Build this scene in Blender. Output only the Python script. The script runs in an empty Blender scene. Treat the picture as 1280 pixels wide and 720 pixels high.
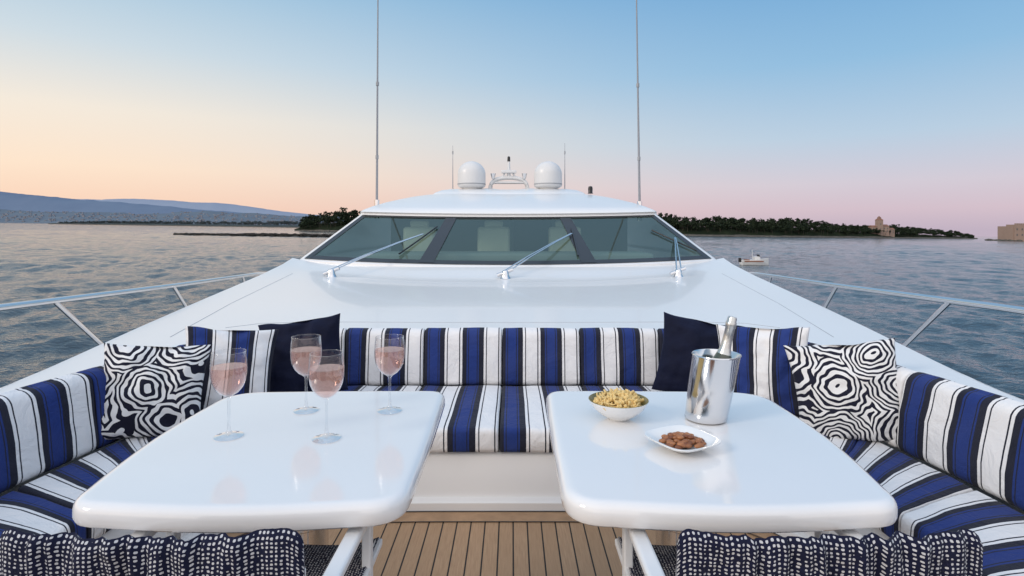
import bpy, math, random
import numpy as np
from mathutils import Vector, Matrix, noise
random.seed(7)
sc = bpy.context.scene
sc.view_settings.view_transform = 'Standard'
sc.view_settings.look = 'None'
sc.view_settings.exposure = 0
CX = 0.06; H = 1.3; F = 720.0

# ------------------------------------------------------------ helpers
def lin(c):
    c = c/255.0
    return c/12.92 if c <= 0.04045 else ((c+0.055)/1.055)**2.4
def S(r, g, b): return (lin(r), lin(g), lin(b), 1.0)

def link(o):
    sc.collection.objects.link(o); return o
def empty(name):
    e = bpy.data.objects.new(name, None); e.empty_display_size = .1
    return link(e)
def mk(name, verts, faces, mat=None, parent=None, smooth=True, uv=None, mats=None, fm=None):
    me = bpy.data.meshes.new(name)
    me.from_pydata([tuple(v) for v in verts], [], faces)
    if mats:
        for m in mats: me.materials.append(m)
    elif mat: me.materials.append(mat)
    if fm:
        for p, i in zip(me.polygons, fm): p.material_index = i
    if smooth:
        me.polygons.foreach_set('use_smooth', [True]*len(me.polygons))
    if uv:
        l = me.uv_layers.new(name='UVMap')
        for lo in me.loops: l.data[lo.index].uv = uv[lo.vertex_index]
    me.update()
    o = bpy.data.objects.new(name, me); link(o)
    if parent: o.parent = parent
    return o
def normals(o):
    import bmesh
    bm = bmesh.new(); bm.from_mesh(o.data); bmesh.ops.recalc_face_normals(bm, faces=bm.faces[:]); bm.to_mesh(o.data); bm.free()
def autosmooth(o, ang=35):
    import bmesh
    bm = bmesh.new(); bm.from_mesh(o.data)
    for e in bm.edges:
        if len(e.link_faces) == 2 and e.calc_face_angle(0) > math.radians(ang): e.smooth = False
    bm.to_mesh(o.data); bm.free()

def grid_faces(nr, nc, closed_c=False, off=0):
    fs = []
    for i in range(nr-1):
        for j in range(nc if closed_c else nc-1):
            a = off+i*nc+j; b = off+i*nc+(j+1) % nc
            fs.append((a, b, b+nc, a+nc))
    return fs
def lathe(name, prof, mat, parent=None, n=40, loc=(0, 0, 0), M=None, shear=(0, 0), sq=None):
    vs = []
    for r, z in prof:
        for k in range(n):
            a = 2*math.pi*k/n
            ca, sa = math.cos(a), math.sin(a)
            rr = r
            if sq: rr = r/((abs(ca)**sq+abs(sa)**sq)**(1/sq))
            v = Vector((rr*ca+shear[0]*z, rr*sa+shear[1]*z, z))
            if M: v = M @ v
            vs.append(v+Vector(loc))
    o = mk(name, vs, grid_faces(len(prof), n, True), mat, parent)
    normals(o); autosmooth(o, 50)
    return o
def tube(name, pts, r, mat, parent=None, n=10, caps=True, radii=None):
    pts = [Vector(p) for p in pts]; vs = []
    up0 = Vector((0, 0, 1))
    for i, p in enumerate(pts):
        t = (pts[min(i+1, len(pts)-1)]-pts[max(i-1, 0)]).normalized()
        up = up0 if abs(t.dot(up0)) < .95 else Vector((0, 1, 0))
        a = t.cross(up).normalized(); b = a.cross(t).normalized()
        rr = radii[i] if radii else r
        for k in range(n):
            an = 2*math.pi*k/n
            vs.append(p+a*math.cos(an)*rr+b*math.sin(an)*rr)
    fs = grid_faces(len(pts), n, True)
    if caps:
        fs.append(tuple(range(n))[::-1]); m = (len(pts)-1)*n; fs.append(tuple(range(m, m+n)))
    o = mk(name, vs, fs, mat, parent); normals(o); autosmooth(o, 60)
    return o
def box(name, c, s, mat, parent=None, bev=0.004, M=None):
    x, y, z = [q/2 for q in s]
    vs = [Vector((a*x, b*y, d*z)) for a in (-1, 1) for b in (-1, 1) for d in (-1, 1)]
    if M: vs = [M @ v for v in vs]
    vs = [v+Vector(c) for v in vs]
    fs = [(0, 1, 3, 2), (4, 6, 7, 5), (0, 4, 5, 1), (2, 3, 7, 6), (0, 2, 6, 4), (1, 5, 7, 3)]
    o = mk(name, vs, fs, mat, parent, smooth=False)
    if bev:
        m = o.modifiers.new('b', 'BEVEL'); m.width = bev; m.segments = 3
    return o
def catmull(P, n=12):
    P = [Vector(p) for p in P]; out = []
    Q = [P[0]*2-P[1]]+P+[P[-1]*2-P[-2]]
    for i in range(1, len(Q)-2):
        for k in range(n):
            t = k/n; a, b, c, d = Q[i-1], Q[i], Q[i+1], Q[i+2]
            out.append(.5*((2*b)+(c-a)*t+(2*a-5*b+4*c-d)*t*t+(3*b-a-3*c+d)*t**3))
    out.append(P[-1]); return out
def interp(tab, x):
    if x <= tab[0][0]: return tab[0][1]
    for (a, b), (c, d) in zip(tab, tab[1:]):
        if x <= c: return b+(d-b)*(x-a)/(c-a)
    return tab[-1][1]
def sstep(a, b, x):
    x = max(0, min(1, (x-a)/(b-a))); return x*x*(3-2*x)

# ------------------------------------------------------------ materials
class NT:
    def __init__(s, m):
        s.t = m.node_tree; s.n = s.t.nodes; s.l = s.t.links
    def add(s, ty, **k):
        nd = s.n.new(ty)
        for a, b in k.items(): setattr(nd, a, b)
        return nd
    def con(s, a, b): s.l.new(a, b)
    def math(s, op, a, b=None, c=None):
        nd = s.add('ShaderNodeMath', operation=op)
        for i, v in enumerate((a, b, c)):
            if v is None: continue
            if isinstance(v, (int, float)): nd.inputs[i].default_value = v
            else: s.con(v, nd.inputs[i])
        return nd.outputs[0]
    def mix(s, fac, a, b):
        nd = s.add('ShaderNodeMix', data_type='RGBA')
        for i, v in ((0, fac), (6, a), (7, b)):
            if isinstance(v, (int, float, tuple)): nd.inputs[i].default_value = v
            else: s.con(v, nd.inputs[i])
        return nd.outputs[2]
    def noise(s, scale, detail=3, vec=None, rough=.5, dist=0):
        nd = s.add('ShaderNodeTexNoise'); nd.inputs['Scale'].default_value = scale
        nd.inputs['Detail'].default_value = detail; nd.inputs['Roughness'].default_value = rough
        nd.inputs['Distortion'].default_value = dist
        if vec is not None: s.con(vec, nd.inputs['Vector'])
        return nd.outputs[0]
    def mapping(s, vec, scale=(1, 1, 1), rot=0):
        nd = s.add('ShaderNodeMapping'); nd.inputs['Scale'].default_value = scale; nd.inputs['Rotation'].default_value = (0, 0, rot); s.con(vec, nd.inputs[0]); return nd.outputs[0]
    def ramp(s, fac, stops, interp='LINEAR'):
        nd = s.add('ShaderNodeValToRGB'); cr = nd.color_ramp; cr.interpolation = interp
        while len(cr.elements) < len(stops): cr.elements.new(.5)
        for e, (p, c) in zip(cr.elements, stops): e.position = p; e.color = c
        s.con(fac, nd.inputs[0]); return nd.outputs[0]
    def bump(s, h, strength, dist=.01, nrm=None):
        nd = s.add('ShaderNodeBump'); nd.inputs['Strength'].default_value = strength; nd.inputs['Distance'].default_value = dist
        s.con(h, nd.inputs['Height'])
        if nrm is not None: s.con(nrm, nd.inputs['Normal'])
        return nd.outputs[0]
def newmat(name):
    m = bpy.data.materials.new(name); m.use_nodes = True
    t = NT(m); b = t.n['Principled BSDF']
    return m, t, b
def simple(name, col, rough=.5, metal=0, coat=0, var=.08, vscale=3, bump=0, bscale=50, bdist=.002, spec=.5):
    m, t, b = newmat(name)
    tc = t.add('ShaderNodeTexCoord').outputs['Object']
    n = t.noise(vscale, 4, tc)
    c2 = tuple(q*(1-var*1.6) for q in col[:3])+(1,); c1 = tuple(min(1, q*(1+var*.6)) for q in col[:3])+(1,)
    t.con(t.mix(n, c2, c1), b.inputs['Base Color'])
    r = t.math('MULTIPLY_ADD', n, rough*.3, rough*.85); t.con(r, b.inputs['Roughness'])
    b.inputs['Metallic'].default_value = metal
    b.inputs['Coat Weight'].default_value = coat; b.inputs['Coat Roughness'].default_value = .05
    b.inputs['Specular IOR Level'].default_value = spec
    if bump:
        t.con(t.bump(t.noise(bscale, 3, tc), bump, bdist), b.inputs['Normal'])
    return m
gel = simple('white_gelcoat', (.79, .785, .78, 1), .3, coat=.25, var=.03, vscale=.8)
gel2 = simple('table_gelcoat', (.80, .79, .785, 1), .12, coat=.7, var=.02, vscale=3)
steel = simple('stainless_steel', (.72, .72, .73, 1), .12, metal=1, var=.04, vscale=8)
alu = simple('white_aluminium', (.74, .75, .76, 1), .3, var=.03, vscale=10)
blackm = simple('black_rubber', (.012, .012, .014, 1), .35, var=.2)
seam = simple('grey_sealant', (.35, .36, .38, 1), .5)
dark = simple('dark_interior', (.10, .10, .10, 1), .6)
leather = simple('tan_leather', (.62, .56, .48, 1), .5)
navy, t, b = newmat('navy_velvet')
uvn = t.add('ShaderNodeTexCoord').outputs['Object']
t.con(t.mix(t.noise(9, 4, uvn), (.002, .003, .012, 1), (.005, .008, .03, 1)), b.inputs['Base Color'])
b.inputs['Roughness'].default_value = .8; b.inputs['Sheen Weight'].default_value = .12
b.inputs['Sheen Tint'].default_value = (.15, .2, .5, 1); b.inputs['Specular IOR Level'].default_value = .2
t.con(t.bump(t.noise(14, 4, uvn), .5, .02), b.inputs['Normal'])

def fabric_common(t, b, uv, wr=.4):
    o = t.add('ShaderNodeTexCoord').outputs['Object']
    fine = t.noise(900, 2, uv)
    big = t.noise(7, 5, o, .6, .8)
    n1 = t.bump(big, wr, .04); n2 = t.bump(fine, .25, .001, n1)
    t.con(n2, b.inputs['Normal']); b.inputs['Roughness'].default_value = .85
    b.inputs['Sheen Weight'].default_value = .05; b.inputs['Specular IOR Level'].default_value = .2
def stripes_mat(name, period=.235, phase=.21):
    m, t, b = newmat(name)
    uv = t.add('ShaderNodeTexCoord').outputs['UV']
    sx = t.add('ShaderNodeSeparateXYZ'); t.con(uv, sx.inputs[0])
    wob = t.math('MULTIPLY', t.noise(3, 2, uv), .006)
    u = t.math('ADD', sx.outputs[0], wob)
    f = t.math('FRACT', t.math('MULTIPLY_ADD', u, 1/period, phase))
    W = (.78, .775, .78, 1); N = (.003, .005, .018, 1); B = (.004, .026, .17, 1)
    c = t.ramp(f, [(0, W), (.125, N), (.15, W), (.205, N), (.32, B), (.355, N), (.375, B), (.58, N), (.60, B), (.63, N), (.755, W), (.81, N), (.835, W)], 'CONSTANT')
    c = t.mix(t.math('MULTIPLY', t.noise(5, 3, uv), .10), c, (.3, .3, .34, 1))
    t.con(c, b.inputs['Base Color']); fabric_common(t, b, uv)
    return m
stripe = stripes_mat('striped_canvas')
stripe_p = stripes_mat('striped_pillow_fabric', .20, .12)
swirl, t, b = newmat('swirl_print')
uv = t.add('ShaderNodeTexCoord').outputs['UV']
def vadd(vec, sc_, amp):
    nz = t.add('ShaderNodeTexNoise'); nz.inputs['Scale'].default_value = sc_; nz.inputs['Detail'].default_value = 0; t.con(vec, nz.inputs['Vector'])
    va = t.add('ShaderNodeVectorMath', operation='MULTIPLY_ADD'); t.con(nz.outputs['Color'], va.inputs[0]); va.inputs[1].default_value = (amp, amp, 0); t.con(vec, va.inputs[2])
    return va.outputs[0]
v2 = vadd(vadd(uv, 6, .05), 26, .026)
vo = t.add('ShaderNodeTexVoronoi'); vo.inputs['Scale'].default_value = 5.0; vo.feature = 'F1'; vo.inputs['Randomness'].default_value = .7; t.con(v2, vo.inputs['Vector'])
w = t.math('SINE', t.math('MULTIPLY', vo.outputs['Distance'], 68))
w = t.math('GREATER_THAN', w, -.05)
t.con(t.mix(w, (.010, .011, .025, 1), (.74, .74, .74, 1)), b.inputs['Base Color']); fabric_common(t, b, uv)
dots, t, b = newmat('dotted_weave')
uv = t.add('ShaderNodeTexCoord').outputs['UV']
vo = t.add('ShaderNodeTexVoronoi'); vo.inputs['Scale'].default_value = 1; vo.inputs['Randomness'].default_value = .25
vo.distance = 'MINKOWSKI'; vo.inputs['Exponent'].default_value = 3
t.con(t.mapping(uv, (132, 150, 1)), vo.inputs['Vector'])
w = t.math('LESS_THAN', t.math('MULTIPLY_ADD', t.noise(160, 1, uv), .22, vo.outputs['Distance']), .375)
t.con(t.mix(w, (.006, .008, .028, 1), (.50, .50, .52, 1)), b.inputs['Base Color']); fabric_common(t, b, uv, .6)

# teak
teak, t, b = newmat('teak_planks')
o = t.add('ShaderNodeTexCoord').outputs['Object']
sx = t.add('ShaderNodeSeparateXYZ'); t.con(o, sx.inputs[0])
q = t.math('MULTIPLY', sx.outputs[0], 1/.062)
wn = t.add('ShaderNodeTexWhiteNoise', noise_dimensions='1D'); t.con(t.math('FLOOR', q), wn.inputs['W'])
gr = t.noise(30, 5, t.mapping(o, (6, .35, 1)), .6)
c = t.mix(gr, (.28, .16, .085, 1), (.58, .38, .23, 1))
c = t.mix(t.math('MULTIPLY', wn.outputs[0], .4), c, (.36, .22, .12, 1))
seamf = t.math('LESS_THAN', t.math('FRACT', q), .10)
c = t.mix(seamf, c, (.02, .018, .016, 1))
t.con(c, b.inputs['Base Color']); b.inputs['Roughness'].default_value = .6; b.inputs['Specular IOR Level'].default_value = .3
t.con(t.bump(t.math('MULTIPLY_ADD', seamf, -1.0, gr), .3, .003), b.inputs['Normal'])
teak2 = simple('teak_margin', (.46, .29, .17, 1), .6, var=.3, vscale=14, spec=.3)

def thin_glass(name, tint, gcol=(1, 1, 1, 1), base=.06, gain=.9, powr=3, diff=None, dfac=0, rough=.02):
    m = bpy.data.materials.new(name); m.use_nodes = True; t = NT(m); t.n.clear()
    out = t.add('ShaderNodeOutputMaterial'); tr = t.add('ShaderNodeBsdfTransparent'); tr.inputs[0].default_value = tint
    gl = t.add('ShaderNodeBsdfGlossy'); gl.inputs['Roughness'].default_value = rough; gl.inputs[0].default_value = gcol
    lw = t.add('ShaderNodeLayerWeight'); lw.inputs[0].default_value = .5
    f = t.math('MULTIPLY_ADD', t.math('POWER', lw.outputs['Facing'], powr), gain, base)
    f = t.math('MINIMUM', f, 1.0)
    a = tr.outputs[0]
    if diff:
        df = t.add('ShaderNodeBsdfDiffuse'); df.inputs[0].default_value = diff
        mm = t.add('ShaderNodeMixShader'); mm.inputs[0].default_value = dfac; t.con(a, mm.inputs[1]); t.con(df.outputs[0], mm.inputs[2]); a = mm.outputs[0]
    mx = t.add('ShaderNodeMixShader'); t.con(f, mx.inputs[0]); t.con(a, mx.inputs[1]); t.con(gl.outputs[0], mx.inputs[2])
    t.con(mx.outputs[0], out.inputs[0]); return m
crystal = thin_glass('clear_glass', (.95, .96, .97, 1), base=.05, gain=.9, powr=2.2)
rose = thin_glass('rose_wine', (1, .85, .80, 1), base=.03, gain=.3, diff=(.85, .58, .50, 1), dfac=.25)
tint = thin_glass('tinted_windshield', (.66, .80, .74, 1), (.85, 1, .95, 1), base=.05, gain=.36, powr=3, diff=(.07, .14, .12, 1), dfac=.14)

# ------------------------------------------------------------ world
W = bpy.data.worlds.new('World'); sc.world = W; W.use_nodes = True
t = NT(W); bg = t.n['Background']
g = t.add('ShaderNodeTexCoord').outputs['Generated']
nm = t.add('ShaderNodeVectorMath', operation='NORMALIZE'); t.con(g, nm.inputs[0])
sx = t.add('ShaderNodeSeparateXYZ'); t.con(nm.outputs[0], sx.inputs[0])
X, Y, Z = sx.outputs
left = t.ramp(Z, [(0, S(240, 200, 178)), (.03, S(251, 212, 186)), (.09, S(255, 230, 205)), (.17, S(246, 235, 220)), (.26, S(208, 221, 229)), (.37, S(165, 200, 224)), (.55, S(165, 195, 225)), (1, S(190, 205, 225))])
right = t.ramp(Z, [(0, S(194, 178, 194)), (.03, S(212, 192, 203)), (.07, S(212, 204, 215)), (.14, S(186, 207, 226)), (.25, S(146, 190, 224)), (.37, S(118, 171, 216)), (.55, S(150, 185, 222)), (1, S(190, 205, 225))])
hyp = t.math('SQRT', t.math('ADD', t.math('ADD', t.math('MULTIPLY', X, X), t.math('MULTIPLY', Y, Y)), .0001))
az = t.math('DIVIDE', X, hyp)
mr = t.add('ShaderNodeMapRange', interpolation_type='SMOOTHSTEP'); t.con(az, mr.inputs[0]); mr.inputs[1].default_value = -.75; mr.inputs[2].default_value = .6
col = t.mix(mr.outputs[0], left, right)
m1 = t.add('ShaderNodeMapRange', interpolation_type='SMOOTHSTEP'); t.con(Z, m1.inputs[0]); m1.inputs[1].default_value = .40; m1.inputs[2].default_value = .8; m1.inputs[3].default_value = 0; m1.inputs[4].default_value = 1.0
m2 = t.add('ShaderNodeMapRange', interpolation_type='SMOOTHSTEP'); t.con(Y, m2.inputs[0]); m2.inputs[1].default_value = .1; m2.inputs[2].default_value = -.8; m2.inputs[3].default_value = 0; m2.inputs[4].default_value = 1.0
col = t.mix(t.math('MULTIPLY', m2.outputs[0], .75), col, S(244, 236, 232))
st = t.math('ADD', t.math('ADD', t.math('MULTIPLY', m1.outputs[0], .30), t.math('MULTIPLY', m2.outputs[0], .55)), 1.0)  # unseen sky behind camera and overhead brightened, added as fill for the foreground
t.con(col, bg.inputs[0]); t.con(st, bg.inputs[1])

sun = bpy.data.lights.new('sun', 'SUN'); sun.energy = 1.25; sun.angle = math.radians(14); sun.color = (1, .87, .74)
so = link(bpy.data.objects.new('sun', sun)); so.rotation_euler = Vector((.80, .42, -.45)).to_track_quat('-Z', 'Y').to_euler()

# ------------------------------------------------------------ camera
cam = bpy.data.cameras.new('camera'); co = link(bpy.data.objects.new('camera', cam)); sc.camera = co
co.location = (CX, 0, H); co.rotation_euler = (math.radians(90), 0, 0)
cam.lens = 36*F/1280; cam.sensor_width = 36; cam.shift_y = -73/1280; cam.clip_start = .05; cam.clip_end = 90000

# ------------------------------------------------------------ sea & land
TL = math.tan(math.radians(.83)); WL = 5.0
def sea(x, y, z=0): return Vector((x, y, H-WL-TL*x+z))
def PX(px, Yd): return (px-640)/F*Yd+CX
wat, t, b = newmat('sea_water')
o = t.add('ShaderNodeTexCoord').outputs['Object']
n1 = t.noise(2.2, 3, t.mapping(o, (1, 1.5, 1), .3), .55, .5)
n3 = t.noise(.012, 4, o, .6)
t.con(t.bump(n1, .7, .14), b.inputs['Normal'])
t.con(t.mix(n3, (.018, .036, .052, 1), (.032, .052, .068, 1)), b.inputs['Base Color'])
b.inputs['Roughness'].default_value = .08; b.inputs['IOR'].default_value = 1.36
R = 60000
ys = [-R, -2000, -200, 0, 200, 1000, 5000, R]; xs = [-R, -5000, -500, 0, 500, 5000, R]
seaE = empty('sea')
mk('open_water', [sea(x, y, -.45) for y in ys for x in xs], grid_faces(len(ys), len(xs)), wat, seaE, smooth=False)
rng = np.random.default_rng(4)
ratio = 1.0062; nr = int(math.log(2600/9)/math.log(ratio)); ncol = 520
rr = 9*ratio**np.arange(nr); th = np.radians(np.linspace(-58, 58, ncol))
RR, TH = np.meshgrid(rr, th, indexing='ij')
XX = RR*np.sin(TH); YY = RR*np.cos(TH); ZZ = np.zeros_like(XX)
gust = .75+.25*np.sin(XX*.031+YY*.017+1.3)*np.sin(YY*.023-XX*.011)+.18*np.sin(XX*.11-YY*.07)
for k in range(64):
    lam = .45*(40 ** (k/63)); dirn = math.radians(200)+rng.normal(0, .75)
    kx, ky = 2*math.pi/lam*math.cos(dirn), 2*math.pi/lam*math.sin(dirn)
    amp = .0056*lam*(1 if lam < 5 else 5/lam)
    fade = np.clip((lam/(RR*.0062*2.2)-.6)/1.0, 0, 1)
    ph = kx*XX+ky*YY+rng.uniform(0, 6.28)+.6*np.sin(XX*.13/lam**.5+YY*.09/lam**.5+k)
    ZZ += amp*fade*(np.sin(ph)+.25*np.sin(2*ph+1.5))*gust
VV = np.stack([XX, YY, H-WL-TL*XX+ZZ], -1).reshape(-1, 3)
idx = np.arange(nr*ncol).reshape(nr, ncol)
FF = np.stack([idx[:-1, :-1], idx[:-1, 1:], idx[1:, 1:], idx[1:, :-1]], -1).reshape(-1, 4)
me = bpy.data.meshes.new('rippled_water')
me.vertices.add(len(VV)); me.vertices.foreach_set('co', VV.ravel())
me.loops.add(FF.size); me.loops.foreach_set('vertex_index', FF.ravel().astype(np.int32))
me.polygons.add(len(FF)); me.polygons.foreach_set('loop_start', np.arange(0, FF.size, 4, dtype=np.int32)); me.polygons.foreach_set('loop_total', np.full(len(FF), 4, dtype=np.int32))
me.update(calc_edges=True); me.validate()
me.polygons.foreach_set('use_smooth', np.ones(len(me.polygons), dtype=bool))
me.materials.append(wat)
rw = link(bpy.data.objects.new('rippled_water', me)); rw.parent = seaE

def ridge(name, pts, Yd, depth, mat, amp=.15, n=260, base=-2, seed=0, nz=14, freq=1.0):
    vs = []; a, e = pts[0][0], pts[-1][0]
    for j in range(nz):
        f = j/(nz-1)
        prof = math.sin(f*math.pi*.62)/math.sin(math.pi*.62) if f < 1 else 1
        for i in range(n):
            px = a+(e-a)*i/(n-1)
            h = interp(pts, px)
            x = PX(px, Yd); y = Yd+depth*f
            k = noise.fractal(Vector((x/(depth*.5)*freq, y/(depth*.35)*freq, seed)), 1, 2, 6)
            hh = h*(prof**.8)*(1+amp*k*(1 if f < 1 else .5))
            vs.append(sea(x*(1+.3*f*depth/Yd), y, hh if j > 0 else base))
    for i in range(n):
        v = vs[(nz-1)*n+i]; vs.append(Vector((v.x, v.y+depth*.6, H-WL-TL*v.x-3)))
    return mk(name, vs, grid_faces(nz+1, n), mat)
def landmat(name, c1, c2, scale):
    m, t, b = newmat(name); o = t.add('ShaderNodeTexCoord').outputs['Object']
    n = t.noise(scale, 7, o, .65)
    r = t.ramp(n, [(.35, c1), (.65, c2)])
    t.con(r, b.inputs['Base Color']); b.inputs['Roughness'].default_value = 1; b.inputs['Specular IOR Level'].default_value = 0
    return m
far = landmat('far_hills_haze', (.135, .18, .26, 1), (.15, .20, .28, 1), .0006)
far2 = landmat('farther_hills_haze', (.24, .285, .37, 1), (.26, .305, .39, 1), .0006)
mid = landmat('coast_hills_haze', (.12, .155, .20, 1), (.15, .185, .22, 1), .004)  # aerial haze mixed into the diffuse colour, as in both hill materials above
wood = landmat('woodland_ground', (.012, .018, .012, 1), (.03, .038, .022, 1), .05)
rock = landmat('shore_rock', (.05, .05, .048, 1), (.16, .145, .125, 1), .4)
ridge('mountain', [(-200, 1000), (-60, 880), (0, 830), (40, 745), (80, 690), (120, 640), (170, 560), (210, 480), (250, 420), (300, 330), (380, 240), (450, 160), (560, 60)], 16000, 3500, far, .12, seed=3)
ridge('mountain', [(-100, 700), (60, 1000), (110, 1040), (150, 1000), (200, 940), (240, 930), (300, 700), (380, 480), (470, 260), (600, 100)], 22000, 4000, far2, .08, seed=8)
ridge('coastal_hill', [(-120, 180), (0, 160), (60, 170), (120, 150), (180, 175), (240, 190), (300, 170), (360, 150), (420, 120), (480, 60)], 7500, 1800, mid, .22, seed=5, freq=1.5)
vs = []; fs = []; fm = []
hill = bpy.data.objects['coastal_hill']
from mathutils.bvhtree import BVHTree
tree = BVHTree.FromPolygons([v.co for v in hill.data.vertices], [tuple(p.vertices) for p in hill.data.polygons])
for i in range(700):
    Yd = 7520+abs(random.gauss(0, 600)); x = PX(random.uniform(-60, 430), Yd)
    hit = tree.ray_cast(Vector((x, Yd, 3000)), Vector((0, 0, -1)))
    if not hit[0]: continue
    z = hit[0].z
    w, d, h = random.uniform(10, 34), random.uniform(12, 20), random.uniform(7, 18)
    k = len(vs); m = random.choice([0, 1, 1, 2])
    for a in (-1, 1):
        for b_ in (-1, 1):
            for c in (-3, h): vs.append(Vector((x+a*w/2, Yd+b_*d/2, z+c)))
    for q in [(0, 1, 3, 2), (4, 6, 7, 5), (0, 4, 5, 1), (2, 3, 7, 6), (0, 2, 6, 4), (1, 5, 7, 3)]:
        fs.append(tuple(k+j for j in q)); fm.append(m)
mk('coastal_town', vs, fs, smooth=False, mats=[simple('town_wall_haze', (.25, .25, .28, 1), .9), simple('town_wall_haze_b', (.20, .21, .25, 1), .9), simple('town_roof_haze', (.20, .19, .21, 1), .9)], fm=fm)  # walls and roofs paled and greyed: distance haze put into their colours

def foliage(name, c1, c2):
    m, t, b = newmat(name)
    gi = t.add('ShaderNodeNewGeometry').outputs['Random Per Island']
    t.con(t.mix(gi, c1, c2), b.inputs['Base Color']); b.inputs['Roughness'].default_value = .9; b.inputs['Specular IOR Level'].default_value = .1
    return m
fol = foliage('pine_foliage', (.008, .015, .010, 1), (.034, .046, .024, 1))
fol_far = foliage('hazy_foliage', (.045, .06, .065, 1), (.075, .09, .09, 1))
bark = simple('bark', (.05, .04, .03, 1), .9)
def trees(name, specs, mat, leaves=46, flat=.5):
    vs = []; fs = []; fm = []
    for (x, y, z, h, r) in specs:
        k = len(vs)
        for s_ in range(4):
            a = s_*math.pi/2
            vs.append(Vector((x+math.cos(a)*h*.025, y+math.sin(a)*h*.025, z-1)))
        for s_ in range(4):
            a = s_*math.pi/2
            vs.append(Vector((x+math.cos(a)*h*.012, y+math.sin(a)*h*.012, z+h*.8)))
        for s_ in range(4):
            fs.append((k+s_, k+(s_+1) % 4, k+4+(s_+1) % 4, k+4+s_)); fm.append(1)
        cl = [(random.uniform(-.55, .55)*r, random.uniform(-.5, .5)*r, random.uniform(-.35, .4)*r*flat*1.6) for _ in range(5)]
        for _ in range(leaves):
            cx, cy, cz = random.choice(cl)
            d = Vector((random.gauss(0, 1), random.gauss(0, 1), random.gauss(0, 1))).normalized()*r*.45*random.random()**.4
            c = Vector((x+cx+d.x, y+cy+d.y, z+h-r*flat+cz+d.z*flat*1.3))
            s_ = r*random.uniform(.10, .22)
            a = Vector((random.gauss(0, 1), random.gauss(0, 1), random.gauss(0, 1))).normalized()
            bq = a.cross(Vector((random.gauss(0, 1), random.gauss(0, 1), random.gauss(0, 1)))).normalized()
            k = len(vs)
            vs += [c+a*s_, c+bq*s_*.8, c-a*s_*.9, c-bq*s_]
            fs.append((k, k+1, k+2, k+3)); fm.append(0)
    return mk(name, vs, fs, smooth=False, mats=[mat, bark], fm=fm)
def land(name, prof, mat_top, depth=60, shore=1.8, seed=0):
    vs = []; fm = []; n = 200; rows = 9
    a, e = prof[0][0], prof[-1][0]
    ty = [(p[0], p[1]) for p in prof]; th = [(p[0], p[2]) for p in prof]
    for j in range(rows):
        for i in range(n):
            px = a+(e-a)*i/(n-1); Yd = interp(ty, px); h = interp(th, px)
            x = PX(px, Yd); k = noise.fractal(Vector((x*.04, j*.7, seed)), 1, 2, 5)
            if j == 0: y, z = Yd+k*4, -1
            elif j == 1: y, z = Yd+2+k*4, shore*(.7+.6*k)
            elif j == 2: y, z = Yd+6+k*3, shore*(1.3+.5*k)
            else:
                f = (j-2)/(rows-3); y = Yd+6+depth*f; z = shore+h*math.sin(min(f, .98)*math.pi)**.7*(1+.2*k)
            vs.append(sea(x*(y/Yd), y, max(z, -1)))
    fs = grid_faces(rows, n); fm = [1 if q < 2*(n-1) else 0 for q in range(len(fs))]
    return mk(name, vs, fs, mats=[mat_top, rock], fm=fm)
isl = [(735, 760, 10), (820, 760, 13), (900, 760, 12), (990, 800, 10), (1060, 860, 8), (1150, 960, 5), (1195, 1020, 3), (1222, 1060, .2)]
land('island', isl, wood, 90, 1.6, 2)
top_r = [(735, 30), (820, 30), (850, 28.5), (900, 27), (960, 24), (1000, 25), (1040, 20), (1080, 17), (1120, 18), (1160, 14), (1195, 11), (1215, 6)]
sp = []
for i in range(950):
    px = random.uniform(745, 1216); Yb = interp([(p[0], p[1]) for p in isl], px); f = random.random()
    y = Yb+9+f*75; gh = interp([(p[0], p[2]) for p in isl], px)*math.sin(min(.98, f+.1)*math.pi)**.7
    tot = interp(top_r, px)*random.uniform(.80, 1.04)*(.64+.48*f)*Yb/760
    h = max(4, tot-gh)
    x = PX(px, Yb)*(y/Yb); r = random.uniform(4, 7.5)*(.7 if px > 1150 else 1)
    base = sea(x, y, gh)
    sp.append((base.x, base.y, base.z, h, r))
trees('pine_wood', sp, fol, 80)
hl = [(368, 640, .5), (385, 640, 6), (420, 620, 9), (470, 620, 12), (560, 640, 12)]
land('headland', hl, wood, 70, 1.3, 6)
top_l = [(372, 6), (382, 16), (400, 21), (430, 25), (470, 25), (560, 26)]
sp = []
for i in range(280):
    px = random.uniform(376, 556); Yb = 625; f = random.random(); y = Yb+8+f*55
    gh = interp([(p[0], p[2]) for p in hl], px)*math.sin(min(.98, f+.1)*math.pi)**.7
    h = max(4, interp(top_l, px)*random.uniform(.78, 1.05)*(.65+.45*f)-gh)
    x = PX(px, Yb)*(y/Yb); bs = sea(x, y, gh); sp.append((bs.x, bs.y, bs.z, h, random.uniform(3.5, 6)))
trees('pine_wood', sp, fol, 80)
cp = [(60, 2600, 1), (120, 2600, 6), (380, 2500, 8), (450, 2500, 6)]
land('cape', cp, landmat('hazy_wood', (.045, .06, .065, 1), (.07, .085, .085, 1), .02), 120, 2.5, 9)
sp = []
for i in range(520):
    px = random.uniform(75, 440); Yb = 2600; y = Yb+20+random.random()*90; x = PX(px, Yb)*(y/Yb)
    h = interp([(75, 10), (130, 17), (300, 24), (380, 28), (440, 28)], px)*random.uniform(.7, 1.1)
    bs = sea(x, y, 2); sp.append((bs.x, bs.y, bs.z, h, random.uniform(9, 15)))
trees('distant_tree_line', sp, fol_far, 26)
vs = []; fs = []
import bmesh
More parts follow.
